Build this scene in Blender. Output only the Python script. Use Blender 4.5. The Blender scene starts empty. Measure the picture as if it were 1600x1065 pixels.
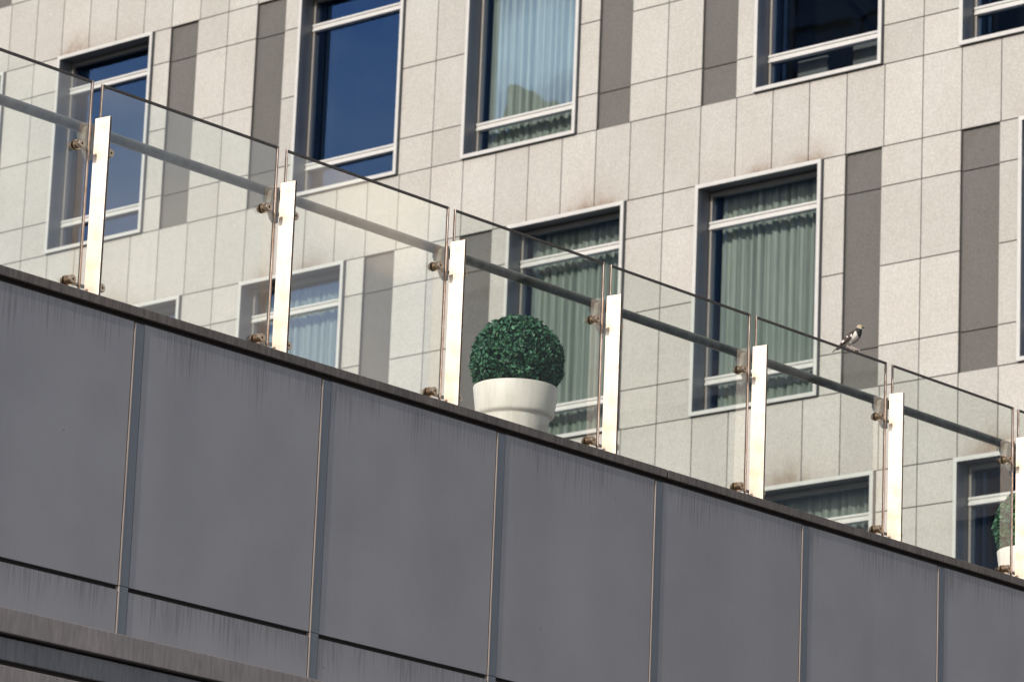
import bpy, bmesh, math, random
from mathutils import Vector, Matrix
import numpy as np
S = bpy.context.scene
COL = S.collection
R = math.radians
# ------------------------------------------------------------ camera, sky, sun, exposure
CZ = 1.6                                     # eye height above the street
F_PX, PIT, ROL, AZ = 6839.515, 0.258789, 0.0403628, 0.7354366
def orig(v):                                 # solver frame -> world frame (x along the railing, y towards it)
    a, b, c = v
    return Vector((a*math.sin(AZ)+b*math.cos(AZ), -a*math.cos(AZ)+b*math.sin(AZ), c))
fw = Vector((0, math.cos(PIT), math.sin(PIT))); r0 = Vector((1, 0, 0)); u0 = r0.cross(fw)
rr = r0*math.cos(ROL)+u0*math.sin(ROL); uu = -r0*math.sin(ROL)+u0*math.cos(ROL)
rr, uu, fw = orig(rr), orig(uu), orig(fw)
cd = bpy.data.cameras.new('camera'); cam = bpy.data.objects.new('camera', cd); COL.objects.link(cam)
M = Matrix(((rr.x, uu.x, -fw.x, 0), (rr.y, uu.y, -fw.y, 0), (rr.z, uu.z, -fw.z, CZ), (0, 0, 0, 1)))
cam.matrix_world = M
cd.sensor_width = 36; cd.lens = F_PX/1600*36; cd.clip_end = 5000; cd.clip_start = .1
cd.dof.use_dof = True; cd.dof.focus_distance = 23.0; cd.dof.aperture_fstop = 8.0
S.camera = cam

SUN_EL = 24.0
SUN_H = Vector((-.995, -.09, 0)).normalized()      # horizontal direction towards the sun
sun_dir = Vector((SUN_H.x*math.cos(R(SUN_EL)), SUN_H.y*math.cos(R(SUN_EL)), math.sin(R(SUN_EL))))
ld = bpy.data.lights.new('sun', 'SUN'); ld.energy = 2.7; ld.angle = R(.5); ld.color = (1, .92, .81)
so = bpy.data.objects.new('sun', ld); COL.objects.link(so)
so.rotation_euler = sun_dir.to_track_quat('Z', 'Y').to_euler()
W = bpy.data.worlds.new('World'); S.world = W; W.use_nodes = True
wt = W.node_tree; wt.nodes.clear()
def wn(t, **k):
    n = wt.nodes.new(t)
    for a, b in k.items(): setattr(n, a, b)
    return n
sky = wn('ShaderNodeTexSky', sky_type='NISHITA', sun_disc=False, sun_elevation=R(SUN_EL),
         sun_rotation=math.atan2(SUN_H.x, SUN_H.y), altitude=200, air_density=1.0, dust_density=.8, ozone_density=1.5)
hs = wn('ShaderNodeHueSaturation'); hs.inputs['Saturation'].default_value = .6
tc = wn('ShaderNodeTexCoord'); mp = wn('ShaderNodeMapping'); mp.inputs['Scale'].default_value = (1, 1, 2.4)
mp.inputs['Location'].default_value = (.62, .15, .3)
nz = wn('ShaderNodeTexNoise'); nz.inputs['Scale'].default_value = 5.0; nz.inputs['Detail'].default_value = 6; nz.inputs['Roughness'].default_value = .55
rp = wn('ShaderNodeValToRGB'); rp.color_ramp.elements[0].position = .50; rp.color_ramp.elements[1].position = .62
mix = wn('ShaderNodeMix', data_type='RGBA'); mix.inputs[7].default_value = (6.6, 6.2, 6.0, 1)
bg = wn('ShaderNodeBackground'); bg.inputs['Strength'].default_value = .15
wo = wn('ShaderNodeOutputWorld')
L = wt.links.new
def blob(d, c0, c1, val, prev, sc=40):
    # one cloud bank in the sky around direction d, edge broken up by noise
    dt = wn('ShaderNodeVectorMath', operation='DOT_PRODUCT'); L(tc.outputs['Generated'], dt.inputs[0]); dt.inputs[1].default_value = d
    n2 = wn('ShaderNodeTexNoise'); n2.inputs['Scale'].default_value = sc; n2.inputs['Detail'].default_value = 7; L(tc.outputs['Generated'], n2.inputs['Vector'])
    ml = wn('ShaderNodeMath', operation='MULTIPLY_ADD'); L(n2.outputs[0], ml.inputs[0]); ml.inputs[1].default_value = (c1-c0)*2.4; L(dt.outputs['Value'], ml.inputs[2])
    mr = wn('ShaderNodeMapRange'); L(ml.outputs[0], mr.inputs[0]); mr.inputs[1].default_value = c0+(c1-c0)*1.2; mr.inputs[2].default_value = c1+(c1-c0)*1.2; mr.interpolation_type = 'SMOOTHSTEP'
    mx = wn('ShaderNodeMix', data_type='RGBA'); L(mr.outputs[0], mx.inputs[0]); L(prev, mx.inputs[6]); mx.inputs[7].default_value = (*val, 1)
    return mx.outputs[2]
def px_ray(x, y):
    return (fw+rr*((x-800)/F_PX)-uu*((y-532.5)/F_PX)).normalized()
cA = px_ray(838, 75); cA = Vector((-cA.x, cA.y, cA.z))      # bank over the street, mirrored in the office windows
cB = px_ray(590, 315); cB = Vector((cB.x, -cB.y, cB.z))     # bright bank added on the other side to put glare in the balustrade
L(tc.outputs['Generated'], mp.inputs[0]); L(mp.outputs[0], nz.inputs['Vector']); L(nz.outputs[0], rp.inputs[0])
L(rp.outputs[0], mix.inputs[0]); L(sky.outputs[0], hs.inputs['Color']); L(hs.outputs[0], mix.inputs[6]); L(blob(cB, math.cos(R(1.15)), math.cos(R(.0)), (13, 11, 9), blob(cA, math.cos(R(.85)), math.cos(R(.2)), (17, 14, 10), mix.outputs[2], 70)), bg.inputs[0]); L(bg.outputs[0], wo.inputs[0])
S.view_settings.view_transform = 'Standard'; S.view_settings.look = 'None'; S.view_settings.exposure = .35; S.view_settings.gamma = 1
S.render.engine = 'CYCLES'
S.cycles.transparent_max_bounces = 24; S.cycles.max_bounces = 10; S.cycles.glossy_bounces = 5
S.cycles.sample_clamp_indirect = 6

# ------------------------------------------------------------ materials
class MT:
    def __init__(s, name):
        s.m = bpy.data.materials.new(name); s.m.use_nodes = True; s.t = s.m.node_tree; s.t.nodes.clear()
        s.out = s.n('ShaderNodeOutputMaterial')
    def n(s, t, ins=None, **k):
        n = s.t.nodes.new(t)
        for a, b in k.items(): setattr(n, a, b)
        for a, b in (ins or {}).items():
            if isinstance(b, bpy.types.NodeSocket): s.t.links.new(b, n.inputs[a])
            else: n.inputs[a].default_value = b
        return n
    def l(s, a, b): s.t.links.new(a, b)
    def bsdf(s, col, rough=.5, metal=0, **ins):
        b = s.n('ShaderNodeBsdfPrincipled')
        for k, v in dict({'Base Color': col, 'Roughness': rough, 'Metallic': metal}, **ins).items():
            if isinstance(v, bpy.types.NodeSocket): s.l(v, b.inputs[k])
            else: b.inputs[k].default_value = (*v, 1) if isinstance(v, tuple) and len(v) == 3 else v
        return b
    def done(s, b): s.l(b.outputs[0], s.out.inputs[0]); return s.m
    def coord(s, scale=(1, 1, 1), kind='Object'):
        c = s.n('ShaderNodeTexCoord'); return s.n('ShaderNodeMapping', {0: c.outputs[kind], 'Scale': scale}).outputs[0]
    def noise(s, vec, scale, detail=4, rough=.5):
        return s.n('ShaderNodeTexNoise', {'Vector': vec, 'Scale': scale, 'Detail': detail, 'Roughness': rough}).outputs[0]
    def ramp(s, fac, p0, p1, c0=(0, 0, 0), c1=(1, 1, 1)):
        r = s.n('ShaderNodeMapRange', {0: fac, 1: p0, 2: p1, 3: 0, 4: 1})
        return s.n('ShaderNodeMix', {0: r.outputs[0], 6: (*c0, 1), 7: (*c1, 1)}, data_type='RGBA').outputs[2]
    def mul(s, a, b, f=1.0): return s.n('ShaderNodeMix', {0: f, 6: a, 7: b}, data_type='RGBA', blend_type='MULTIPLY').outputs[2]
    def mixc(s, f, a, b):
        n = s.n('ShaderNodeMix', data_type='RGBA')
        for i, v in ((0, f), (6, a), (7, b)):
            if isinstance(v, bpy.types.NodeSocket): s.l(v, n.inputs[i])
            else: n.inputs[i].default_value = (*v, 1) if isinstance(v, tuple) else v
        return n.outputs[2]
    def math(s, op, a, b=0.0):
        n = s.n('ShaderNodeMath', operation=op)
        for i, v in ((0, a), (1, b)):
            if isinstance(v, bpy.types.NodeSocket): s.l(v, n.inputs[i])
            else: n.inputs[i].default_value = v
        return n.outputs[0]
    def bump(s, h, strength, dist=.01): return s.n('ShaderNodeBump', {'Height': h, 'Strength': strength, 'Distance': dist}).outputs[0]

def stone(name, base, var):
    t = MT(name); v = t.coord()
    a = t.n('ShaderNodeVertexColor', layer_name='tone'); sep = t.n('ShaderNodeSeparateColor', {0: a.outputs[0]})
    g1 = t.ramp(t.noise(v, 38, 3, .7), .32, .68, (1-var,)*3, (1+var*.6,)*3)
    g2 = t.ramp(t.noise(v, 10, 4, .6), .3, .7, (.93, .925, .92), (1.03, 1.03, 1.03))
    g3 = t.ramp(t.noise(v, 1.1, 3, .5), .3, .7, (.95, .94, .93), (1.03, 1.03, 1.04))
    c = t.mul(t.mul(t.mul(base if isinstance(base, bpy.types.NodeSocket) else t.n('ShaderNodeRGB').outputs[0], g1), g2), g3)
    t.t.nodes['RGB'].outputs[0].default_value = (*base, 1)
    tone = t.n('ShaderNodeMapRange', {0: sep.outputs[0], 1: 0, 2: 1, 3: .925, 4: 1.06}).outputs[0]
    cc = t.n('ShaderNodeCombineColor', {0: tone, 1: tone, 2: tone}).outputs[0]
    c = t.mul(c, cc)
    st = t.math('MULTIPLY', sep.outputs[1], t.n('ShaderNodeMapRange', {0: t.noise(v, 7, 5, .65), 1: .3, 2: .7, 3: .3, 4: 1}).outputs[0])
    c = t.mixc(st, c, (.21, .14, .09))
    return t.done(t.bsdf(c, .62, 0, Normal=t.bump(t.noise(v, 60, 3, .7), .12, .004)))
def plain(name, col, rough=.5, metal=0, nscale=30, var=.08, aniso=(1, 1, 1), bump=0, **kw):
    t = MT(name); v = t.coord(aniso); n = t.noise(v, nscale, 5, .6)
    c = t.ramp(n, .3, .7, tuple(x*(1-var) for x in col), tuple(x*(1+var) for x in col))
    rg = t.n('ShaderNodeMapRange', {0: n, 1: .3, 2: .7, 3: max(0, rough-.06), 4: rough+.06}).outputs[0]
    if bump: kw['Normal'] = t.bump(n, bump, .003)
    return t.done(t.bsdf(c, rg, metal, **kw))
M_ = {}
M_['stone'] = stone('pale_granite', (.475, .455, .428), .19)
M_['dark_stone'] = stone('dark_granite', (.125, .117, .110), .25)
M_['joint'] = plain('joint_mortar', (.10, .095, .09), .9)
M_['casing'] = plain('casing_aluminium', (.56, .55, .535), .45, .1, 8, .04)
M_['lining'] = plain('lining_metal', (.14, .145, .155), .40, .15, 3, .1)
M_['frame'] = plain('window_frame_metal', (.60, .59, .575), .42, .1, 8, .04)
M_['stile'] = plain('stile_metal', (.24, .22, .20), .4, .3)
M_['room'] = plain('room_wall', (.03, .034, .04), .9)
M_['chair'] = plain('chair_fabric', (.15, .145, .155), .8)
def curtain_mat():
    t = MT('curtain_cloth'); v = t.coord((1, 1, .08)); n = t.noise(v, 30, 4)
    c = t.ramp(n, .3, .7, (.34, .355, .325), (.43, .44, .405))
    return t.done(t.bsdf(c, .85))
M_['curtain'] = curtain_mat()
def glass_mat(name, tint, refl, refl_tint, bscale=0, bstr=0, dirt=0.0):
    t = MT(name); v = t.coord()
    kw = {}
    if bstr:
        nn = t.bump(t.noise(v, bscale, 2, .4), bstr, .02); kw['Normal'] = nn
    tr = t.n('ShaderNodeBsdfTransparent', {0: (*tint, 1)})
    gl = t.n('ShaderNodeBsdfGlossy', dict({0: (*refl_tint, 1), 'Roughness': 0.0}, **kw))
    fr = t.n('ShaderNodeFresnel', dict({0: 1.5}))
    f = t.n('ShaderNodeMapRange', {0: fr.outputs[0], 1: .04, 2: 1, 3: refl, 4: 1}).outputs[0]
    mx = t.n('ShaderNodeMixShader', {0: f, 1: tr.outputs[0], 2: gl.outputs[0]})
    if dirt:
        df = t.n('ShaderNodeBsdfDiffuse', {0: (.55, .55, .5, 1)})
        spk = t.n('ShaderNodeTexVoronoi', {'Vector': v, 'Scale': 42.0}, feature='F1')
        sp = t.math('LESS_THAN', spk.outputs['Distance'], .055)
        keep = t.math('GREATER_THAN', t.n('ShaderNodeSeparateColor', {0: spk.outputs['Color']}).outputs[0], .93)
        film = t.n('ShaderNodeMapRange', {0: t.noise(t.coord((1, 1, .25)), 6, 5, .6), 1: .35, 2: .75, 3: 0, 4: dirt}).outputs[0]
        fa = t.math('MAXIMUM', t.math('MULTIPLY', t.math('MULTIPLY', sp, keep), .6), film)
        mx = t.n('ShaderNodeMixShader', {0: fa, 1: mx.outputs[0], 2: df.outputs[0]})
    return t.done(mx)
M_['pane'] = glass_mat('window_glass', (.80, .87, .85), .15, (.22, .45, .95), 1.3, .05)
M_['glass'] = glass_mat('railing_glass', (.88, .93, .90), .092, (1, 1, 1), 2.0, .02, .014)
def steel(name, col, rough, aniso=0):
    t = MT(name); v = t.coord((1, 1, .03)); n = t.noise(v, 120, 3, .6); n2 = t.noise(t.coord(), 9, 4, .6)
    c = t.mul(t.ramp(n, .3, .7, tuple(x*.9 for x in col), tuple(min(1, x*1.06) for x in col)), t.ramp(n2, .34, .62, (.76, .665, .575), (1, 1, 1)))
    rg = t.n('ShaderNodeMapRange', {0: n2, 1: .3, 2: .7, 3: rough+.07, 4: rough-.04}).outputs[0]
    kw = {}
    if aniso:
        tg = t.n('ShaderNodeTangent', direction_type='RADIAL', axis='Z'); kw = {'Anisotropic': aniso, 'Anisotropic Rotation': ROT, 'Tangent': tg.outputs[0]}
    return t.done(t.bsdf(c, rg, 1.0, **kw))
ROT = 0.0
M_['steel'] = steel('brushed_steel', (.86, .755, .66), .36, .75)
M_['bracket'] = plain('bracket_steel', (.30, .29, .26), .4, .6)
M_['bolt'] = steel('bolt_metal', (.60, .48, .36), .3)
M_['trim'] = plain('glass_edge_trim', (.075, .062, .055), .45, .2, 60, .5)
M_['edge'] = steel('glass_end_trim', (.36, .30, .27), .35)
M_['rail'] = plain('handrail_paint', (.075, .080, .075), .34, .2, 16, .6, (1, 1, 1))
def panel_mat():
    t = MT('grey_panel_paint')
    co = t.n('ShaderNodeTexCoord').outputs['Object']; sep = t.n('ShaderNodeSeparateXYZ', {0: co})
    att = t.n('ShaderNodeVertexColor', layer_name='tone'); ac = t.n('ShaderNodeSeparateColor', {0: att.outputs[0]})  # r: random tone, g: depth below the top edge
    cv = t.n('ShaderNodeCombineXYZ', {0: sep.outputs[0], 1: 0.0, 2: t.math('MULTIPLY', sep.outputs[2], .035)}).outputs[0]
    fine = t.noise(cv, 75, 3, .75); wide = t.noise(cv, 3.0, 2, .5)
    # streaks hang from the top edge: length of each one comes from a noise that varies along the panel only
    cx = t.n('ShaderNodeCombineXYZ', {0: sep.outputs[0], 1: 0.0, 2: 0.0}).outputs[0]
    ln = t.math('MULTIPLY', t.n('ShaderNodeMapRange', {0: t.noise(cx, 60, 2, .8), 1: .33, 2: .74, 3: 0.0, 4: .46}).outputs[0],
                t.n('ShaderNodeMapRange', {0: t.noise(cx, 2.2, 2, .5), 1: .34, 2: .58, 3: .12, 4: 1.0}).outputs[0])
    d = ac.outputs[1]
    s1 = t.n('ShaderNodeMapRange', {0: t.math('SUBTRACT', ln, d), 1: 0.0, 2: .13, 3: 0, 4: 1}).outputs[0]
    sm = t.math('MULTIPLY', s1, t.n('ShaderNodeMapRange', {0: fine, 1: .42, 2: .6, 3: .05, 4: .5}).outputs[0])
    base = t.ramp(t.noise(co, 2.0, 4, .55), .3, .7, (.256, .248, .262), (.288, .280, .293))
    base = t.mul(base, t.ramp(t.noise(cv, 200, 2, .5), .3, .7, (.975,)*3, (1.02,)*3))
    base = t.mul(base, t.ramp(wide, .35, .65, (.97,)*3, (1.02,)*3))
    tone = t.n('ShaderNodeMapRange', {0: ac.outputs[0], 1: 0, 2: 1, 3: .95, 4: 1.05}).outputs[0]
    base = t.mul(base, t.n('ShaderNodeCombineColor', {0: tone, 1: tone, 2: tone}).outputs[0])
    c = t.mixc(sm, base, (.055, .048, .044))
    spk = t.n('ShaderNodeTexVoronoi', {'Vector': co, 'Scale': 9.0}); k = t.n('ShaderNodeSeparateColor', {0: spk.outputs['Color']})
    chip = t.math('MULTIPLY', t.math('LESS_THAN', spk.outputs['Distance'], .045), t.math('GREATER_THAN', k.outputs[0], .90))
    c = t.mixc(t.math('MULTIPLY', chip, .6), c, (.06, .055, .05))
    rg = t.n('ShaderNodeMapRange', {0: t.noise(co, 5, 5, .6), 1: .3, 2: .7, 3: .36, 4: .5}).outputs[0]
    nb = t.n('ShaderNodeBump', {'Height': t.noise(co, 1.7, 1, .4), 'Strength': .25, 'Distance': .03}).outputs[0]
    return t.done(t.bsdf(c, rg, .0, Normal=nb))
M_['panel'] = panel_mat()
M_['mullion'] = plain('mullion_paint', (.130, .143, .167), .35, .1, 6, .06)
M_['mull_lit_edge'] = plain('mullion_lit_edge', (.38, .32, .285), .4, .2, 30, .15, (1, 1, .1))  # paler than the mullion: the bright line of a lit edge, put into colour
def coping_mat(name, c0, c1):
    t = MT(name); co = t.coord((1, 1, .12)); n = t.noise(co, 55, 4, .75); n2 = t.noise(t.coord(), 3, 4, .6)
    c = t.mul(t.ramp(n, .33, .68, c0, c1), t.ramp(n2, .3, .7, (.8, .8, .8), (1.15, 1.1, 1.06)))
    return t.done(t.bsdf(c, .6))
M_['coping'] = coping_mat('coping_metal', (.075, .063, .055), (.19, .165, .15))
M_['ledge'] = coping_mat('ledge_metal', (.21, .185, .177), (.31, .28, .268))
M_['ledge2'] = coping_mat('lower_ledge_metal', (.11, .113, .125), (.18, .182, .195))
M_['gap'] = plain('dark_gap', (.028, .022, .019), .9)
M_['deck'] = plain('deck_paving', (.30, .29, .27), .8, 0, 12, .15)
def pot_mat():
    t = MT('pot_plastic'); n = t.noise(t.coord((1, 1, .18)), 26, 4, .7); n2 = t.noise(t.coord(), 6, 4, .6)
    c = t.mul(t.ramp(n, .45, .75, (.82, .765, .72), (.71, .65, .59)), t.ramp(n2, .3, .7, (.93, .92, .90), (1.02, 1.02, 1.02)))
    return t.done(t.bsdf(c, .55))
M_['pot'] = pot_mat()
M_['soil'] = plain('soil', (.04, .03, .022), .95)
def leaf_mat():
    t = MT('boxwood_leaf'); a = t.n('ShaderNodeVertexColor', layer_name='tone'); s = t.n('ShaderNodeSeparateColor', {0: a.outputs[0]})
    c = t.mixc(s.outputs[0], (.004, .032, .018), (.065, .20, .11)); c = t.mixc(s.outputs[1], c, (.12, .24, .07))
    return t.done(t.bsdf(c, .5, 0, **{'Specular IOR Level': .4}))
M_['leaf'] = leaf_mat()
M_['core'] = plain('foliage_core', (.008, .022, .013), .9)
M_['asphalt'] = plain('asphalt', (.05, .05, .052), .9, 0, 6, .2)
M_['offwall'] = plain('tower_glass_dark', (.035, .045, .06), .3, 0, 1, .2)
M_['offband'] = plain('tower_band', (.10, .10, .11), .6)

# ------------------------------------------------------------ mesh helper
class MB:
    def __init__(s): s.v = []; s.f = []; s.c = []; s.mi = []
    def quad(s, pts, col=None, mi=0):
        i = len(s.v); s.v += [tuple(p) for p in pts]; s.f.append(tuple(range(i, i+len(pts)))); s.mi.append(mi)
        s.c += [col(p) if callable(col) else (col or (.5, 0, 0, 1)) for p in pts]
    def box(s, x0, x1, y0, y1, z0, z1, col=None, mi=0, bev=0):
        if x1 < x0: x0, x1 = x1, x0
        if y1 < y0: y0, y1 = y1, y0
        if z1 < z0: z0, z1 = z1, z0
        P = [(x, y, z) for x in (x0, x1) for y in (y0, y1) for z in (z0, z1)]
        for q in ((0, 1, 3, 2), (4, 6, 7, 5), (0, 4, 5, 1), (2, 3, 7, 6), (0, 2, 6, 4), (1, 5, 7, 3)):
            s.quad([P[k] for k in q], col, mi)
    def loft(s, rings, col=None, cap=True, mi=0):
        n = len(rings[0])
        for a, b in zip(rings[:-1], rings[1:]):
            for k in range(n): s.quad([a[k], a[(k+1) % n], b[(k+1) % n], b[k]], col, mi)
        if cap: s.quad(list(reversed(rings[0])), col, mi); s.quad(rings[-1], col, mi)
    def tube(s, a, b, r, n=20, r2=None, col=None, mi=0):
        a, b = Vector(a), Vector(b); d = (b-a).normalized(); u = d.orthogonal().normalized(); w = d.cross(u)
        ring = lambda c, q: [c+(u*math.cos(2*math.pi*k/n)+w*math.sin(2*math.pi*k/n))*q for k in range(n)]
        s.loft([ring(a, r), ring(b, r if r2 is None else r2)], col, True, mi)
    def build(s, name, mats, parent=None, smooth=False, merge=False, bevel=0, loc=None):
        me = bpy.data.meshes.new(name); me.from_pydata(s.v, [], s.f)
        mats = mats if isinstance(mats, (list, tuple)) else [mats]
        for m in mats: me.materials.append(m)
        if len(mats) > 1: me.polygons.foreach_set('material_index', s.mi)
        ca = me.color_attributes.new('tone', 'FLOAT_COLOR', 'POINT'); ca.data.foreach_set('color', [x for c in s.c for x in c])
        if merge or bevel:
            bm = bmesh.new(); bm.from_mesh(me); bmesh.ops.remove_doubles(bm, verts=bm.verts, dist=1e-5)
            bmesh.ops.recalc_face_normals(bm, faces=bm.faces)
            if bevel:
                bmesh.ops.bevel(bm, geom=[e for e in bm.edges if e.calc_face_angle(0) > .5], offset=bevel, segments=2, affect='EDGES', profile=.5)
            bm.to_mesh(me); bm.free()
        if smooth:
            me.polygons.foreach_set('use_smooth', [True]*len(me.polygons))
            me.set_sharp_from_angle(angle=R(38))
        o = bpy.data.objects.new(name, me); COL.objects.link(o)
        if loc is not None: o.location = loc
        if parent is not None: o.parent = parent
        return o
def thing(name, label, cat, loc=(0, 0, 0), group=None, rotz=0):
    o = bpy.data.objects.new(name, None); COL.objects.link(o); o.location = loc; o.rotation_euler = (0, 0, rotz); o.empty_display_size = .2
    o['label'] = label; o['category'] = cat
    if group: o['group'] = group
    return o
def copy_tree(o, parent=None):
    c = o.copy(); COL.objects.link(c); c.parent = parent
    for ch in o.children: copy_tree(ch, c)
    return c
def structure(name, mb, mat):
    o = mb.build(name, mat); o['kind'] = 'structure'; return o
rnd = random.Random(7)

# ------------------------------------------------------------ ground
g = MB(); g.quad([(-1500, -1500, 0), (1500, -1500, 0), (1500, 1500, 0), (-1500, 1500, 0)]); structure('ground', g, M_['asphalt'])

# ------------------------------------------------------------ stone clad building
FX = 35.5; GY0 = 25.900; T = .506568
gy = lambda gg: GY0+T*gg
ROWTOP = {0: 21.13+CZ, 1: 17.592+CZ, 2: 14.048+CZ, 3: 10.517+CZ, 4: 6.98+CZ, 5: 3.44+CZ}
COURSE = [(0, .447), (.447, 1.318), (1.318, 2.188), (2.188, 2.626)]
WH = 2.626; G0, G1 = -35, 49
bld = thing('stone_building', 'pale granite clad building with tall windows and dark stone strips rising behind the terrace', 'building', (FX, gy(7), 0))
BX, BY = FX, gy(7)
def add_slab(mb, y0, y1, z0, z1, depth=.055, gap=.0048, front=0.0, col=None, sub=None, edgecol=None):
    y0, y1 = min(y0, y1)+gap, max(y0, y1)-gap; z0 += gap; z1 -= gap
    if y1-y0 < .02: return
    x = front; e = .003
    tone = rnd.random()
    cf = (lambda p: (tone, col(p[1], p[2]) if col else 0, 0, 1))
    nu, nv = sub or (1, 1)
    for i in range(nu):
        for j in range(nv):
            a0, a1 = y0+e+(y1-y0-2*e)*i/nu, y0+e+(y1-y0-2*e)*(i+1)/nu
            b0, b1 = z0+e+(z1-z0-2*e)*j/nv, z0+e+(z1-z0-2*e)*(j+1)/nv
            mb.quad([(x, a1, b0), (x, a0, b0), (x, a0, b1), (x, a1, b1)], cf)
    A = [(x, y0+e, z0+e), (x, y1-e, z0+e), (x, y1-e, z1-e), (x, y0+e, z1-e)]
    B = [(x+e, y0, z0), (x+e, y1, z0), (x+e, y1, z1), (x+e, y0, z1)]
    C = [(x+depth, p[1], p[2]) for p in B]
    for k in range(4):
        q = (k+1) % 4
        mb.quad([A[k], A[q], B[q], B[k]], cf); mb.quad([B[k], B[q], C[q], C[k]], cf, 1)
wall = MB(); back = MB()
wins = []; strips = []
def cells(row):
    sh = 7 if row % 2 == 0 else 0
    out = []
    for k in range(-4, 5):
        b = 14*k+sh
        out += [('s', .04, 1), ('s', 1, 2.05), ('w', 2.05, 5.51), ('s', 5.51, 6.03), ('d', 6.03, 7.0), ('s', 7, 8), ('s', 8, 9.05), ('d', 9.05, 10.0), ('s', 10, 10.58), ('w', 10.58, 14.04)] and \
               [(t_, a+b, c+b) for t_, a, c in (('s', .04, 1), ('s', 1, 2.05), ('w', 2.05, 5.51), ('s', 5.51, 6.03), ('d', 6.03, 7.0), ('s', 7, 8), ('s', 8, 9.05), ('d', 9.05, 10.0), ('s', 10, 10.58), ('w', 10.58, 14.04))]
    return [c for c in out if c[1] >= G0 and c[2] <= G1]
for row, zt in ROWTOP.items():
    cs = cells(row)
    ws = [(a, b) for t_, a, b in cs if t_ == 'w']
    seeds = {w: [rnd.uniform(.1, .9), rnd.uniform(.05, .95), rnd.uniform(.6, 1)] for w in ws}
    def stain(y, z, ws=ws, zt=zt, seeds=seeds):
        gg = (y+BY-GY0)/T; d = z-zt
        s = 0
        for (a, b) in ws:
            if a-.3 < gg < b+.3:
                u = (gg-a)/(b-a); p, q, k = seeds[(a, b)]
                for c, wd, st in ((p, .13, .75), (q, .09, .5), (.5, .45, .22)):
                    s += st*k*math.exp(-((u-c)/wd)**2)*math.exp(-max(0, d)/(.09+.05*p))
        return min(1, s*2.3)
    zp = ROWTOP.get(row-1); ztop = (zp-WH) if zp else zt+.9
    for i in range(G0, G1):
        add_slab(wall, gy(i)-BY, gy(i+1)-BY, zt, ztop, col=stain, sub=(6, 9))
    y0_, y1_ = gy(G0)-BY, gy(G1)-BY
    back.box(.028, .30, y0_, y1_, zt-.004, ztop+.004)
    for t_, a, b in cs:
        if t_ == 'w': wins.append((row, a, b)); continue
        back.box(.066 if t_ == 'd' else .034, .28, gy(a)-BY, gy(b)-BY, zt-WH, zt)
        if t_ == 's':
            for c0, c1 in COURSE: add_slab(wall, gy(a)-BY, gy(b)-BY, zt-c1, zt-c0)
        else: strips.append((row, a, b))
# lower storey and crown, plain
back.box(.03, .28, gy(G0)-BY, gy(G1)-BY, 0, ROWTOP[5]-WH)
back.box(.03, .28, gy(G0)-BY, gy(G1)-BY, ROWTOP[0]+.9, 32)
for k in range(9):
    for i in range(G0, G1): add_slab(wall, gy(i)-BY, gy(i+1)-BY, ROWTOP[0]+.9+k*.87, ROWTOP[0]+.9+(k+1)*.87)
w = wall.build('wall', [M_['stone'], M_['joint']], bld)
back.box(.28, 14, gy(G0)-BY, gy(G0)-BY+.3, 0, 32); back.box(.28, 14, gy(G1)-BY-.3, gy(G1)-BY, 0, 32)
back.box(.28, 14, gy(G0)-BY+.3, gy(G1)-BY-.3, 31.7, 32)
back.build('wall_core', M_['joint'], bld)
for row, a, b in strips:
    if row == 5 or row == 0 and b > 40: continue
    mb = MB(); zt = ROWTOP[row]
    hw = (b-a)*T/2
    for c0, c1 in ((0, .447), (.447, 2.188), (2.188, 2.626)): add_slab(mb, -hw-.006, hw+.006, -c1, -c0, depth=.03, gap=.005)
    if gy(a) > 10 and len([1 for c in bld.children if c.name.startswith('dark_stone_strip')]) < 95:
        mb.build('dark_stone_strip', [M_['dark_stone'], M_['joint']], bld, loc=(.040, (gy(a)+gy(b))/2-BY, zt))

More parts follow.
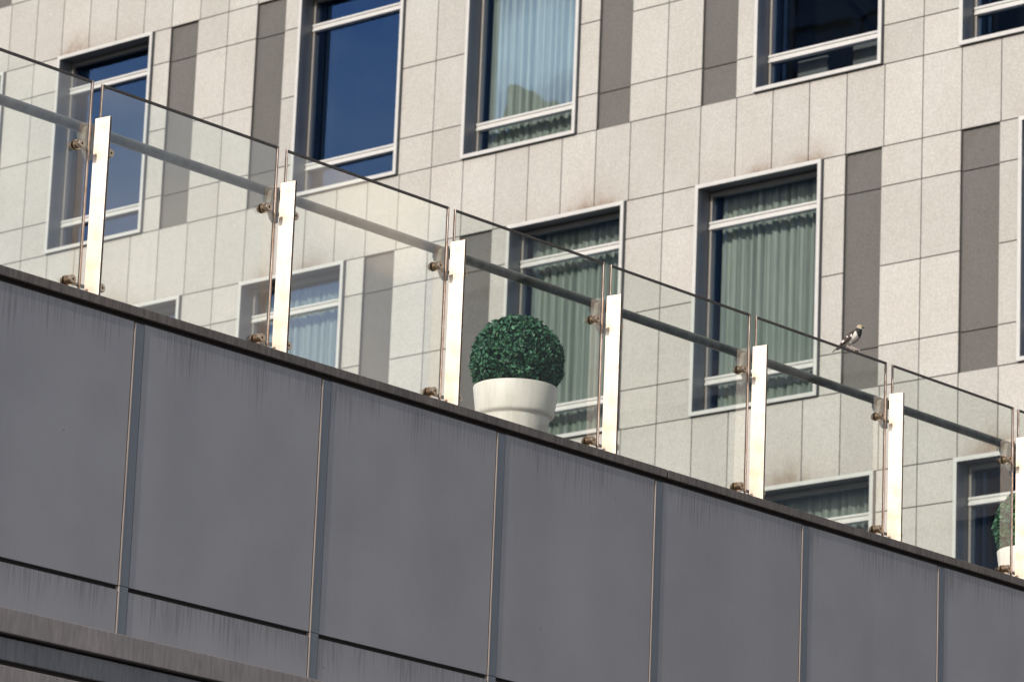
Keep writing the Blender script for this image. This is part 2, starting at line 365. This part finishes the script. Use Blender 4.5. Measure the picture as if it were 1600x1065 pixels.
# ---- window prototype (origin: top centre of the opening on the stone face)
WW = 3.46*T; CP = .045; CW = .044; DEP = .22
def frame_ring(mb, x0, x1, hw, zt, zb, wd, mi=0):
    mb.box(x0, x1, -hw, hw, zt-wd, zt, mi=mi); mb.box(x0, x1, -hw, hw, zb, zb+wd, mi=mi)
    mb.box(x0, x1, -hw, -hw+wd, zb+wd, zt-wd, mi=mi); mb.box(x0, x1, hw-wd, hw, zb+wd, zt-wd, mi=mi)
def make_window(curtain, lum=0):
    mb = MB(); hw = WW/2-.004
    frame_ring(mb, -CP, -CP+.006, hw, -.004, -WH+.004, CW)
    win = mb.build('window', M_['casing'], bld, bevel=.002)
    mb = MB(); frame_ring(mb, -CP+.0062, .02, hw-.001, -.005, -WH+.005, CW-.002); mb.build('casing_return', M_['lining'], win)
    mb = MB(); ih = hw-CW+.012
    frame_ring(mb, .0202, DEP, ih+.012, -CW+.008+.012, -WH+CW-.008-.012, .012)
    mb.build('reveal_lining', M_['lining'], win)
    iw = hw-CW; z0, z1 = -CW, -WH+CW
    mb = MB(); s_ = .026
    mb.box(DEP-.045, DEP+.02, -iw, -iw+s_, z1, z0); mb.box(DEP-.045, DEP+.02, iw-s_, iw, z1, z0)
    mb.box(DEP-.03, DEP+.02, -iw+s_, iw-s_, z0-.05, z0); mb.box(DEP-.03, DEP+.02, -iw+s_, iw-s_, z1, z1+.045)
    mb.build('stile', M_['stile'], win, bevel=.003)
    mb = MB(); mb.box(DEP-.05, DEP+.02, -iw+s_, iw-s_, z0-.055, z0-.0505); mb.box(DEP-.05, DEP-.031, -iw+s_, iw-s_, z0-.05, z0-.002); mb.build('head_shade', M_['lining'], win)  # dark cover over the head bar, painting in the soffit's shadow
    for zc in (-.43, -2.195):
        mb = MB()
        mb.box(DEP-.05, DEP+.02, -iw+.004, iw-.004, zc-.043, zc+.043)
        mb.box(DEP-.062, DEP-.05, -iw+.004, iw-.004, zc+.016, zc+.043); mb.box(DEP-.062, DEP-.05, -iw+.004, iw-.004, zc-.043, zc-.020)
        mb.build('transom', M_['frame'], win, bevel=.003)
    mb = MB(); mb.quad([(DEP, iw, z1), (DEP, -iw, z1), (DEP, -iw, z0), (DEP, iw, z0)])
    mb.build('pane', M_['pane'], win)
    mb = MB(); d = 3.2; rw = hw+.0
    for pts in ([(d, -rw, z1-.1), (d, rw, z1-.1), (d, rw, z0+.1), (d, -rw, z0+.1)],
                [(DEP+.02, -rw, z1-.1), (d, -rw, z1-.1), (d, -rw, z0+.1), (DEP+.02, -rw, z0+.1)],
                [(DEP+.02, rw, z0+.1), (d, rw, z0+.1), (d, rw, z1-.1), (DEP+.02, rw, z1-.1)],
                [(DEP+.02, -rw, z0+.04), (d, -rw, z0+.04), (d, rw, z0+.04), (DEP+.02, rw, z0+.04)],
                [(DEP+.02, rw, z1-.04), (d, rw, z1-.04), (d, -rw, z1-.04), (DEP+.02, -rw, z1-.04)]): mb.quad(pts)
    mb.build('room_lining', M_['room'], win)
    if curtain:
        mb = MB(); n = 260; rc = random.Random(curtain); ph = [rc.uniform(0, 6.28) for _ in range(8)]
        x0 = DEP+.17
        def off(u, zz):
            k = 1-.25*zz
            return x0+.030*math.sin(u*62+ph[0]+1.6*math.sin(u*7+ph[1]))*k+.016*math.sin(u*117+ph[2]+2*math.sin(u*5+ph[3]))+.012*math.sin(u*23+ph[4])
        us = [-iw+.01+(2*iw-.02)*i/n for i in range(n+1)]
        zs = [z0+.03, -.9, -1.7, z1-.02]
        for j in range(3):
            for i in range(n):
                P = [(off(us[i+1], j/3), us[i+1], zs[j]), (off(us[i], j/3), us[i], zs[j]), (off(us[i], (j+1)/3), us[i], zs[j+1]), (off(us[i+1], (j+1)/3), us[i+1], zs[j+1])]
                mb.quad(P)
        mb.build('curtain', M_['curtain'], win, smooth=True, merge=True)
    return win
proto = {0: make_window(0), 1: make_window(3), 2: make_window(11), 3: make_window(5)}
used = set()
def visible_key(row, a): return (row, round(a-{0: 7, 1: 0}[row % 2], 1) % 14, math.floor(a))
# which windows have drawn curtains (row, floor of right grid edge)
NOCURT = {(1, 16), (1, 24), (1, 2), (1, -4), (3, -4)}
cnt = 0
for row, a, b in wins:
    if row == 5 or gy(a) < 8: continue
    key = (row, math.floor(a+.001))
    cur = 0 if key in NOCURT else 1+(int(abs(a)*3)+row) % 3
    if key not in NOCURT and (row in (0, 4)) and rnd.random() < .4: cur = 0
    if cur not in used: o = proto[cur]; used.add(cur)
    else: o = copy_tree(proto[cur], bld)
    o.location = (0, (gy(a)+gy(b))/2-BY, ROWTOP[row])

# chairs in the uncurtained room, top right
def make_chair(loc, label):
    c = thing('chair', label, 'chair', loc, 'chairs inside the office window')
    b = MB(); b.box(-.03, .03, -.21, .21, .52, .98); b.build('backrest', M_['chair'], c, bevel=.02, smooth=True)
    b = MB(); b.box(-.02, .40, -.22, .22, .42, .48); b.build('seat', M_['chair'], c, bevel=.015, smooth=True)
    for x in (0, .36):
        for y in (-.18, .18):
            b = MB(); b.tube((x, y, 0), (x, y, .43), .013, 10); b.build('leg', M_['frame'], c)
    return c
dz = ROWTOP[1]-WH-.50
make_chair((FX+.42, gy(4.55), dz-.05), 'grey upholstered chair seen through the curtainless window, left of the pair')
make_chair((FX+.42, gy(3.05), dz+.02), 'grey upholstered chair seen through the curtainless window, right of the pair')

# ------------------------------------------------------------ terrace
GYL = 14.697                                    # glass line
ter = thing('terrace', 'long grey panelled terrace wall with dark coping and dark joints below the glass railing', 'terrace', (16, GYL, 0))
TX, TY = 16, GYL
CT = 5.334+CZ; CB = CT-.045; X0, X1 = 7.0, 31.5
SEAM = [10.98, 12.24, 13.505, 14.770, 16.055, 17.315, 18.583, 19.845, 21.10, 22.35, 23.60]
PF = -.096                                      # panel face, towards the camera
JZ = 4.007+CZ
xs = [SEAM[0]-1.26*k for k in (3, 2, 1)]+SEAM+[SEAM[-1]+1.25*k for k in range(1, 6)]
for a, b in zip(xs[:-1], xs[1:]):
    tone = rnd.random()
    for z0, z1, top in ((JZ, CB-.026, CB-.02), (3.45+CZ, JZ-.023, JZ-.023)):
        mb = MB(); p0, p1 = a+.0645, b-.007
        n = 14; H = z1-z0
        for k in range(n):
            u0, u1 = z1-H*(k/n), z1-H*((k+1)/n)
            f = lambda p, top=top, t0=tone: (t0, min(1, max(0, (top-p[2]))), 0, 1)
            mb.quad([(p0-TX, PF, u1), (p1-TX, PF, u1), (p1-TX, PF, u0), (p0-TX, PF, u0)], f)
        mb.quad([(p0-TX, PF, z1), (p1-TX, PF, z1), (p1-TX, PF+.03, z1), (p0-TX, PF+.03, z1)], (tone, 1, 0, 1))
        mb.quad([(p0-TX, PF+.03, z0), (p1-TX, PF+.03, z0), (p1-TX, PF, z0), (p0-TX, PF, z0)], (tone, 1, 0, 1))
        for p in (p0, p1): mb.quad([(p-TX, PF, z0), (p-TX, PF, z1), (p-TX, PF+.03, z1), (p-TX, PF+.03, z0)], (tone, 1, 0, 1))
        mb.build('cladding_panel', M_['panel'], ter)
for a in xs:
    mb = MB()
    for z0, z1 in ((3.45+CZ, JZ-.003), (JZ, CB-.030)):
        mb.box(a+.0048-TX, a+.058-TX, PF-.004, PF+.03, z0, z1, mi=0)
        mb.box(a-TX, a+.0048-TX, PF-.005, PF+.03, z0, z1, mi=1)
    mb.build('mullion', [M_['mullion'], M_['mull_lit_edge']], ter)
mb = MB(); mb.box(xs[0]-TX, xs[-1]-TX, PF+.022, PF+.3, 3.4+CZ, CB-.002); mb.build('backing', M_['gap'], ter)
cj = [xs[0], 9.7, 13.525-1.2, 17.40, 17.40+5.05, 17.40+10.1]
cj = [xs[0], 12.33, 17.40, 22.43, xs[-1]]
for a, b in zip(cj[:-1], cj[1:]):
    mb = MB(); mb.box(a+.005-TX, b-.005-TX, PF-.014, .16, CB, CT); mb.build('coping', M_['coping'], ter, bevel=.003)
mb = MB(); mb.box(xs[0]-TX, xs[-1]-TX, -.085, PF+.3, CB-.0, CB+.03); 
mb = MB(); DK = 5.27+CZ; mb.box(xs[0]-TX, FX-TX-.01, .161, 9.5, DK-.25, DK); mb.build('deck', M_['deck'], ter)
mb = MB(); mb.box(xs[0]-TX, FX-TX-.01, PF+.31, 9.5, 0, DK-.252); mb.build('core', M_['joint'], ter)
mb = MB(); mb.box(xs[0]-TX, xs[-1]-TX, -.33, PF+.02, 3.611+CZ, 3.723+CZ); mb.build('ledge', M_['ledge'], ter, bevel=.004)
mb = MB(); mb.box(xs[0]-TX, xs[-1]-TX, -.305, PF+.3, 3.495+CZ, 3.596+CZ); mb.build('ledge', M_['ledge2'], ter, bevel=.004)
mb = MB(); mb.box(xs[0]-TX, xs[-1]-TX, -.28, PF+.3, 3.30+CZ, 3.495+CZ); mb.box(xs[0]-TX, xs[-1]-TX, -.27, PF+.3, 3.596+CZ, 3.611+CZ); mb.build('backing', M_['gap'], ter)
mb = MB(); mb.box(xs[0]-TX, xs[-1]-TX, -.315, PF+.3, 3.10+CZ, 3.470+CZ); mb.build('ledge', M_['ledge'], ter, bevel=.004)
mb = MB(); mb.box(xs[0]-TX, xs[-1]-TX, -.1, PF+.3, 0, 3.1+CZ); mb.build('base_wall', M_['panel'], ter)

# ------------------------------------------------------------ glass railing
rail = thing('glass_railing', 'glass balustrade with bright flat steel posts and a round grey handrail along the terrace edge', 'railing', (16, GYL, CT))
RX = 16; rz = lambda z: z+CZ-CT
GL = [13.285, 14.531, 15.766, 17.003, 18.248, 19.506, 20.752]
GR = [13.229, 14.475, 15.720, 16.951, 18.196, 19.449, 20.703]
gl = [GL[0]-2.50, GL[0]-1.25]+GL+[GL[-1]+1.25, GL[-1]+2.5]
gr = [GR[0]-1.25]+GR+[GR[-1]+1.25, GR[-1]+2.5, GR[-1]+3.75]
ZT = 6.391
for a, b in zip(gl, gr):
    mb = MB(); mb.quad([(a+.006-RX, 0, rz(5.340)), (b-.006-RX, 0, rz(5.340)), (b-.006-RX, 0, rz(ZT-.008)), (a+.006-RX, 0, rz(ZT-.008))])
    p = mb.build('glass_panel', M_['glass'], rail)
    mb = MB(); mb.box(a+.007-RX, b-.007-RX, -.006, .006, rz(ZT-.013), rz(ZT)); mb.build('top_trim', M_['trim'], p, bevel=.0015)
    mb = MB(); mb.box(a-RX, a+.007-RX, -.0065, .0065, rz(5.338), rz(ZT+.0005)); mb.build('end_trim', M_['edge'], p, bevel=.0012)
    mb = MB(); mb.box(b-.010-RX, b-RX, -.0065, .0065, rz(5.338), rz(ZT+.0005)); mb.build('end_trim', M_['edge'], p, bevel=.0012)
posts = [(x+y)/2 for x, y in zip(gl[1:], gr[:-1])]
def make_post(x):
    mb = MB(); mb.box(-.007, .007, -.1028, -.012, 0, 6.207+CZ-CT); mb.box(-.0072, .0072, -.105, -.1029, 0, 6.207+CZ-CT, mi=1)
    th = R(5); mb.v = [(q[0]*math.cos(th)-(q[1]+.06)*math.sin(th), q[0]*math.sin(th)+(q[1]+.06)*math.cos(th)-.06, q[2]) for q in mb.v]   # the flat bars are twisted a little out of square
    p = mb.build('post', [M_['steel'], M_['trim']], rail, loc=(x-RX, 0, 0), bevel=.0015)
    # bracket plate behind the glass carrying the handrail
    zz = lambda z: rz(z)
    poly = [(.008, 6.19), (.115, 6.178), (.118, 6.15), (.060, 6.035), (.045, 6.015), (.02, 6.008), (.008, 6.008)]
    mb = MB(); A = [(-.005, y, zz(z)) for y, z in poly]; B = [(.005, y, zz(z)) for y, z in poly]
    mb.quad(A); mb.quad(list(reversed(B)))
    for k in range(len(poly)):
        q = (k+1) % len(poly); mb.quad([A[k], B[k], B[q], A[q]])
    mb.build('bracket', M_['bracket'], p, merge=True, bevel=.001)
    for dx in (-.112, .074):
        for z in (6.054, 5.395):
            mb = MB(); cz = zz(z); n = 28
            prof = [(-.007, .0245), (-.013, .0245), (-.013, .0185), (-.026, .0185), (-.028, .0212), (-.043, .0212), (-.046, .0185), (-.046, .0062), (-.036, .005)]
            rings = [[(dx+r*math.cos(2*math.pi*k/n), y, cz+r*math.sin(2*math.pi*k/n)) for k in range(n)] for y, r in prof]
            mb.loft(rings); rings = [[(x_, -y_, z_) for x_, y_, z_ in rg] for rg in rings[:4]]; mb.loft(rings)
            mb.build('bolt', M_['bolt'], p, smooth=True, merge=True)
    for z in (6.054, 5.395):
        mb = MB(); mb.box(-.112, .066, .010, .018, zz(z)-.008, zz(z)+.008); mb.build('arm', M_['bracket'], p)
    return p
for x in posts: make_post(x)
mb = MB(); mb.tube((gl[0]+.02-RX, .1, rz(6.189)), (gr[-1]-.02-RX, .1, rz(6.189)), .0255, 36)
for x in posts[::2]: mb.tube((x+.3-RX, .1, rz(6.189)), (x+.304-RX, .1, rz(6.189)), .0262, 36)
mb.build('handrail', M_['rail'], rail, smooth=True, merge=True)

# ------------------------------------------------------------ potted box balls
def make_plant(loc, label, seed):
    pr = thing('potted_plant', label, 'plant', loc, 'white pots with clipped box balls on the terrace')
    rp_ = random.Random(seed); n = 72
    zt = 5.744+CZ-DK; rt = .2285
    prof = [(.0, .150), (.012, .158), (zt-.176, .1855), (zt-.170, .187), (zt-.165, .192), (zt-.160, .202), (zt-.153, .2085), (zt-.143, .2115), (zt-.006, rt), (zt-.001, rt-.002), (zt+.001, rt-.006), (zt, rt-.014), (zt-.03, rt-.018)]
    mb = MB(); mb.loft([[(r*math.cos(2*math.pi*k/n), r*math.sin(2*math.pi*k/n), z) for k in range(n)] for z, r in prof])
    mb.build('pot', M_['pot'], pr, smooth=True, merge=True)
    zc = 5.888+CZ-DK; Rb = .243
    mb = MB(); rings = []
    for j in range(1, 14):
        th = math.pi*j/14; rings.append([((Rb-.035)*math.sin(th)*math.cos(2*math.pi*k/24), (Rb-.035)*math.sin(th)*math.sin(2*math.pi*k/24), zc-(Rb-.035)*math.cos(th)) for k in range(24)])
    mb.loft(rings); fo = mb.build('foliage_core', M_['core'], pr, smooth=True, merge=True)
    mb = MB()
    N = 8200; ga = math.pi*(3-math.sqrt(5))
    for i in range(N):
        z = 1-2*(i+.5)/N
        if z < -.78: continue
        ph = ga*i+rp_.uniform(-.2, .2); q = math.sqrt(max(0, 1-z*z))
        d = Vector((q*math.cos(ph), q*math.sin(ph), z)); d = (d+Vector([rp_.gauss(0, .03) for _ in range(3)])).normalized()
        lump = 1+.018*math.sin(d.x*9+seed)*math.sin(d.y*8+1)+.012*math.sin(d.z*13+d.x*7)
        layer = rp_.choice((0, 0, -.004, .012, .024, .036))
        c = d*(Rb*lump-layer+rp_.gauss(0, .004))+Vector((0, 0, zc))
        if c.z < zt+.016 and math.hypot(c.x, c.y) > rt-.034: continue
        nrm = (d*rp_.uniform(.35, 1.1)+Vector([rp_.gauss(0, .55) for _ in range(3)])).normalized()
        t1 = (nrm.orthogonal()); t1.rotate(Matrix.Rotation(rp_.uniform(0, 6.28), 3, nrm)); t1.normalize()
        # leaves tend to point outwards and up
        t1 = (t1+d*.55+Vector((0, 0, .15))).normalized(); t2 = nrm.cross(t1).normalized(); nn = t1.cross(t2)
        l = rp_.uniform(.009, .0152); wd = l*rp_.uniform(.55, .75)
        tone = min(1, max(0, rp_.gauss(.5, .34))); yel = max(0, rp_.gauss(-.15, .35)) if rp_.random() < .5 else 0
        col = (tone, min(.8, yel), 0, 1)
        P = [c-t1*l, c-t1*l*.35+t2*wd, c+t1*l*.45+t2*wd*.9, c+t1*l, c+t1*l*.45-t2*wd*.9, c-t1*l*.35-t2*wd]
        mid0, mid1 = c-t1*l+nn*0, c+t1*l
        up = nn*wd*.28
        mb.quad([P[0], P[3], P[2]+up, P[1]+up], col); mb.quad([P[0], P[5]+up, P[4]+up, P[3]], col)
    mb.build('foliage', M_['leaf'], pr)
    return pr
make_plant((16.842, GYL+.5, DK), 'clipped green box ball in white pot standing in full view behind the glass', 3)
make_plant((21.645, GYL+.5, DK), 'box ball in white pot at the far right end, mostly hidden behind a post', 9)

# ------------------------------------------------------------ bird
def build_bird():
    PX = 1/275.0
    b = thing('bird', 'small black and white starling-like bird with a pale head perched on the glass edge', 'bird', (19.135, GYL, ZT+CZ+.001))
    fwd = orig((1, -.30, 0)); fwd.z = 0; fwd.normalize(); side = Vector((-fwd.y, fwd.x, 0)); K = 1.04
    def P(px, py, s=0): return fwd*((px-1333)*PX*K)+side*s+Vector((0, 0, (547.5-py)*PX+ (px-1333)*PX*.03))
    t = MT('bird_plumage'); a = t.n('ShaderNodeVertexColor', layer_name='tone'); v = t.coord()
    c = t.mul(a.outputs[0], t.ramp(t.noise(v, 220, 3), .3, .7, (.78, .76, .74), (1.1, 1.1, 1.1)))
    feather = t.done(t.bsdf(c, .65))
    spine = [((1311.5, 540.8), 1.6, 1.2), ((1315, 537.5), 3.4, 2.6), ((1319.5, 534.6), 5.2, 4.4), ((1325, 531.3), 7.8, 6.6), ((1330, 528), 9.4, 8.2), ((1335, 524.3), 9.2, 8.2),
             ((1338.6, 520.3), 7.6, 7), ((1340.6, 516.8), 5.9, 5.6), ((1341.7, 514), 5.0, 4.9), ((1342.6, 511.2), 4.9, 4.6), ((1343.2, 508.8), 4.2, 3.9), ((1343.6, 507.2), 2.4, 2.2)]
    pts = [P(*s[0]) for s in spine]; n = 28; rings = []
    for i, (q, r1, r2) in enumerate(spine):
        d = (pts[min(i+1, len(pts)-1)]-pts[max(i-1, 0)]).normalized(); up = side.cross(d).normalized()
        if up.z < 0: up = -up
        rings.append([pts[i]+up*(r1*PX*math.cos(2*math.pi*k/n))+side*(r2*PX*math.sin(2*math.pi*k/n)) for k in range(n)])
    mb = MB()
    # finer rings by interpolation, coloured by position along the spine and round the body
    fine = []
    for i in range(len(rings)-1):
        for s_ in range(4):
            u = s_/4
            def cr(k):
                p0, p1, p2, p3 = rings[max(i-1, 0)][k], rings[i][k], rings[i+1][k], rings[min(i+2, len(rings)-1)][k]
                return .5*((2*p1)+(p2-p0)*u+(2*p0-5*p1+4*p2-p3)*u*u+(3*p1-p0-3*p2+p3)*u**3)
            fine.append((i+u, [cr(k) for k in range(n)]))
    fine.append((len(rings)-1, rings[-1]))
    WHT = (.66, .62, .56, 1); BLK = (.012, .011, .011, 1); GRY = (.36, .34, .32, 1); BRN = (.045, .03, .022, 1)
    for (ta, ra), (tb, rb) in zip(fine[:-1], fine[1:]):
        for k in range(n):
            ang = 2*math.pi*(k+.5)/n; dorsal = math.cos(ang); t_ = (ta+tb)/2
            if t_ > 8.3: col = (.44, .34, .26, 1) if dorsal > -.2 or t_ > 9 else WHT
            elif t_ > 6.1+.7*dorsal: col = BLK
            elif dorsal > .35: col = BRN
            elif t_ < 1.5: col = WHT if dorsal < 0 else BRN
            elif dorsal < -.45 and t_ > 3.4: col = GRY
            else: col = WHT
            mb.quad([ra[k], ra[(k+1) % n], rb[(k+1) % n], rb[k]], col)
    mb.quad(list(reversed(fine[0][1])), BRN); mb.quad(fine[-1][1], WHT)
    body = mb.build('body', feather, b)
    bm = bmesh.new(); bm.from_mesh(body.data); bmesh.ops.recalc_face_normals(bm, faces=bm.faces); bm.to_mesh(body.data); bm.free()
    body.data.polygons.foreach_set('use_smooth', [True]*len(body.data.polygons))
    camside = -1
    # wings: thin shells hugging both flanks, dark with pale bars
    for sd in (-1, 1):
        mb = MB(); nn_, mm = 22, 9
        top = [(1337, 517.5), (1330, 519.5), (1323.5, 526), (1317, 534), (1311.5, 541.5), (1307.5, 544.6)]
        bot = [(1337, 521.5), (1334, 528), (1329.5, 532), (1323.5, 536.5), (1315.5, 541.5), (1307.5, 545.6)]
        ly = [6.0, 8.9, 9.8, 8.4, 5.0, 1.2]
        def it(L_, u):
            x = u*(len(L_)-1); i = min(int(x), len(L_)-2); f = x-i
            return tuple(p*(1-f)+q*f for p, q in zip(L_[i], L_[i+1])) if isinstance(L_[0], tuple) else L_[i]*(1-f)+L_[i+1]*f
        def W_(u, v, o=0):
            a_, b_ = it(top, u), it(bot, u); q = (a_[0]*(1-v)+b_[0]*v, a_[1]*(1-v)+b_[1]*v)
            return P(q[0], q[1], sd*(it(ly, u)*(.55+.45*math.sin(math.pi*(.25+.5*v)))+o)*PX)
        for i in range(nn_):
            for j in range(mm):
                u0_, u1_, v0_, v1_ = i/nn_, (i+1)/nn_, j/mm, (j+1)/mm
                u = u0_; v_ = v0_; col = BRN
                if (abs(u-.36) < .03 and .1 < v_ < .4) or (abs(u-.22) < .04 and v_ > .35) or (abs(u-.57) < .045 and v_ < .35) or (abs(u-.86) < .03 and v_ > .6): col = (.7, .66, .62, 1)
                mb.quad([W_(u0_, v0_, .6), W_(u1_, v0_, .6), W_(u1_, v1_, .6), W_(u0_, v1_, .6)], col)
                mb.quad([W_(u0_, v0_, -.6), W_(u0_, v1_, -.6), W_(u1_, v1_, -.6), W_(u1_, v0_, -.6)], col)
        mb.build('wing', feather, b, smooth=True)
    mb = MB(); A = [P(1313, 538.5, s) for s in (-.007, .007)]; B = [P(1301.5, 548.6, s) for s in (-.006, .006)]
    up = Vector((0, 0, .003)); C0 = [p+up for p in A]; C1 = [p+up*.5 for p in B]
    mb.loft([[A[0], A[1], C0[1], C0[0]], [B[0], B[1], C1[1], C1[0]]], BRN); mb.build('tail', feather, b, merge=True)
    mb = MB(); hd = P(1346.2, 511.6); mb.tube(hd, P(1350.2, 512.4), .0062, 12, .0006, BLK); mb.build('beak', M_['core'], b, smooth=True, merge=True)
    ye = plain('eye_skin', (.42, .38, .06), .5)
    for sd in (-1, 1):
        mb = MB(); c0 = P(1345.0, 510.6, sd*.0115)
        mb.tube(c0, c0+side*sd*.004, .0075, 16, .005); e = mb.build('eye_patch', ye, b, smooth=True, merge=True)
        mb = MB(); mb.tube(c0+side*sd*.0035, c0+side*sd*.006, .003, 12, .0015); mb.build('eye', M_['core'], e, smooth=True, merge=True)
    lg = plain('bird_leg', (.52, .42, .36), .6)
    for (hx, hy), (kx, ky), (fx, fy), s in (((1323, 538.5), (1326, 541.5), (1332, 545.2), -.009), ((1329, 540), (1333, 543), (1340, 547.5), .006)):
        mb = MB(); sy = s*.3
        ft = P(fx, 547.2, sy); ft.z = .005
        a_, k_ = P(hx, hy, s), P(kx, ky, s)
        mb.tube(a_, k_, .0036, 10, .0022); mb.tube(k_, ft, .0026, 10, .0022)
        yv = Vector((0, -1, 0)); xv = Vector((1, 0, 0))
        for dv in (xv*.9+yv*.25, xv*.3+yv*.5, xv*1.1-yv*.1):
            e1 = ft+dv*.012; mb.tube(ft, e1, .0022, 8, .0018); mb.tube(e1, e1+Vector((dv.x*.003, -.006, -.012)), .0018, 8, .0008)
        e1 = ft-xv*.012; mb.tube(ft, e1, .0022, 8, .0018); mb.tube(e1, e1+Vector((-.002, -.005, -.010)), .0018, 8, .0008)
        mb.build('leg', lg, b, smooth=True)
    return b
build_bird()

# ------------------------------------------------------------ unseen tower added as a dark mass mirrored in the windows
tw = thing('reflection_tower', 'dark glass tower added out of view on the left to darken the window reflections', 'building', (-90, 150, 0))
mb = MB(); mb.box(-30, 0, -70, -9, 0, 88); mb.build('wall', M_['offwall'], tw)
mb = MB()
for k in range(24): mb.box(0.001, .35, -70, -9, 3.6*k+.2, 3.6*k+1.1)
for k in range(14): mb.box(0.001, .25, -70+4*k-.01, -69.7+4*k-.01, 0, 88)
mb.build('spandrel_band', M_['offband'], tw)

tw2 = thing('reflection_tower', 'dark glass tower added out of view on the right to darken the railing reflections', 'building', (73, -38.6, 0))  # unseen mass added as a dark reflector for the railing glass
mb = MB(); mb.box(0, 40, 0, 50, 0, 62); mb.build('wall', M_['offwall'], tw2)
mb = MB()
for k in range(17): mb.box(-.3, 0-.001, 0, 50, 3.6*k+.2, 3.6*k+1.0)
mb.build('spandrel_band', M_['offband'], tw2)

# unseen ridge added so its dark shape is mirrored low in the office windows
rh = random.Random(5); prof = []
for i in range(61):
    y = 141.2+10.6*i/60
    prof.append((y, 70.5+1.6*math.sin(i*.21+1)+1.0*math.sin(i*.63)+.35*rh.uniform(-1, 1)-(0 if i < 52 else (i-52)*.6)))
mb = MB()
for (ya, za), (yb, zb) in zip(prof[:-1], prof[1:]):
    mb.quad([(-90.5, ya, 0), (-90.5, yb, 0), (-90.5, yb, zb), (-90.5, ya, za)]); mb.quad([(-90.5, ya, za), (-90.5, yb, zb), (-135, yb, zb), (-135, ya, za)])
    mb.quad([(-135, ya, 0), (-135, ya, za), (-135, yb, zb), (-135, yb, 0)])
mb.quad([(-90.5, prof[-1][0], 0), (-135, prof[-1][0], 0), (-135, prof[-1][0], prof[-1][1]), (-90.5, prof[-1][0], prof[-1][1])])
structure('reflection_hill', mb, plain('reflection_hill_dark', (.025, .04, .022), .95, 0, 3, .5))
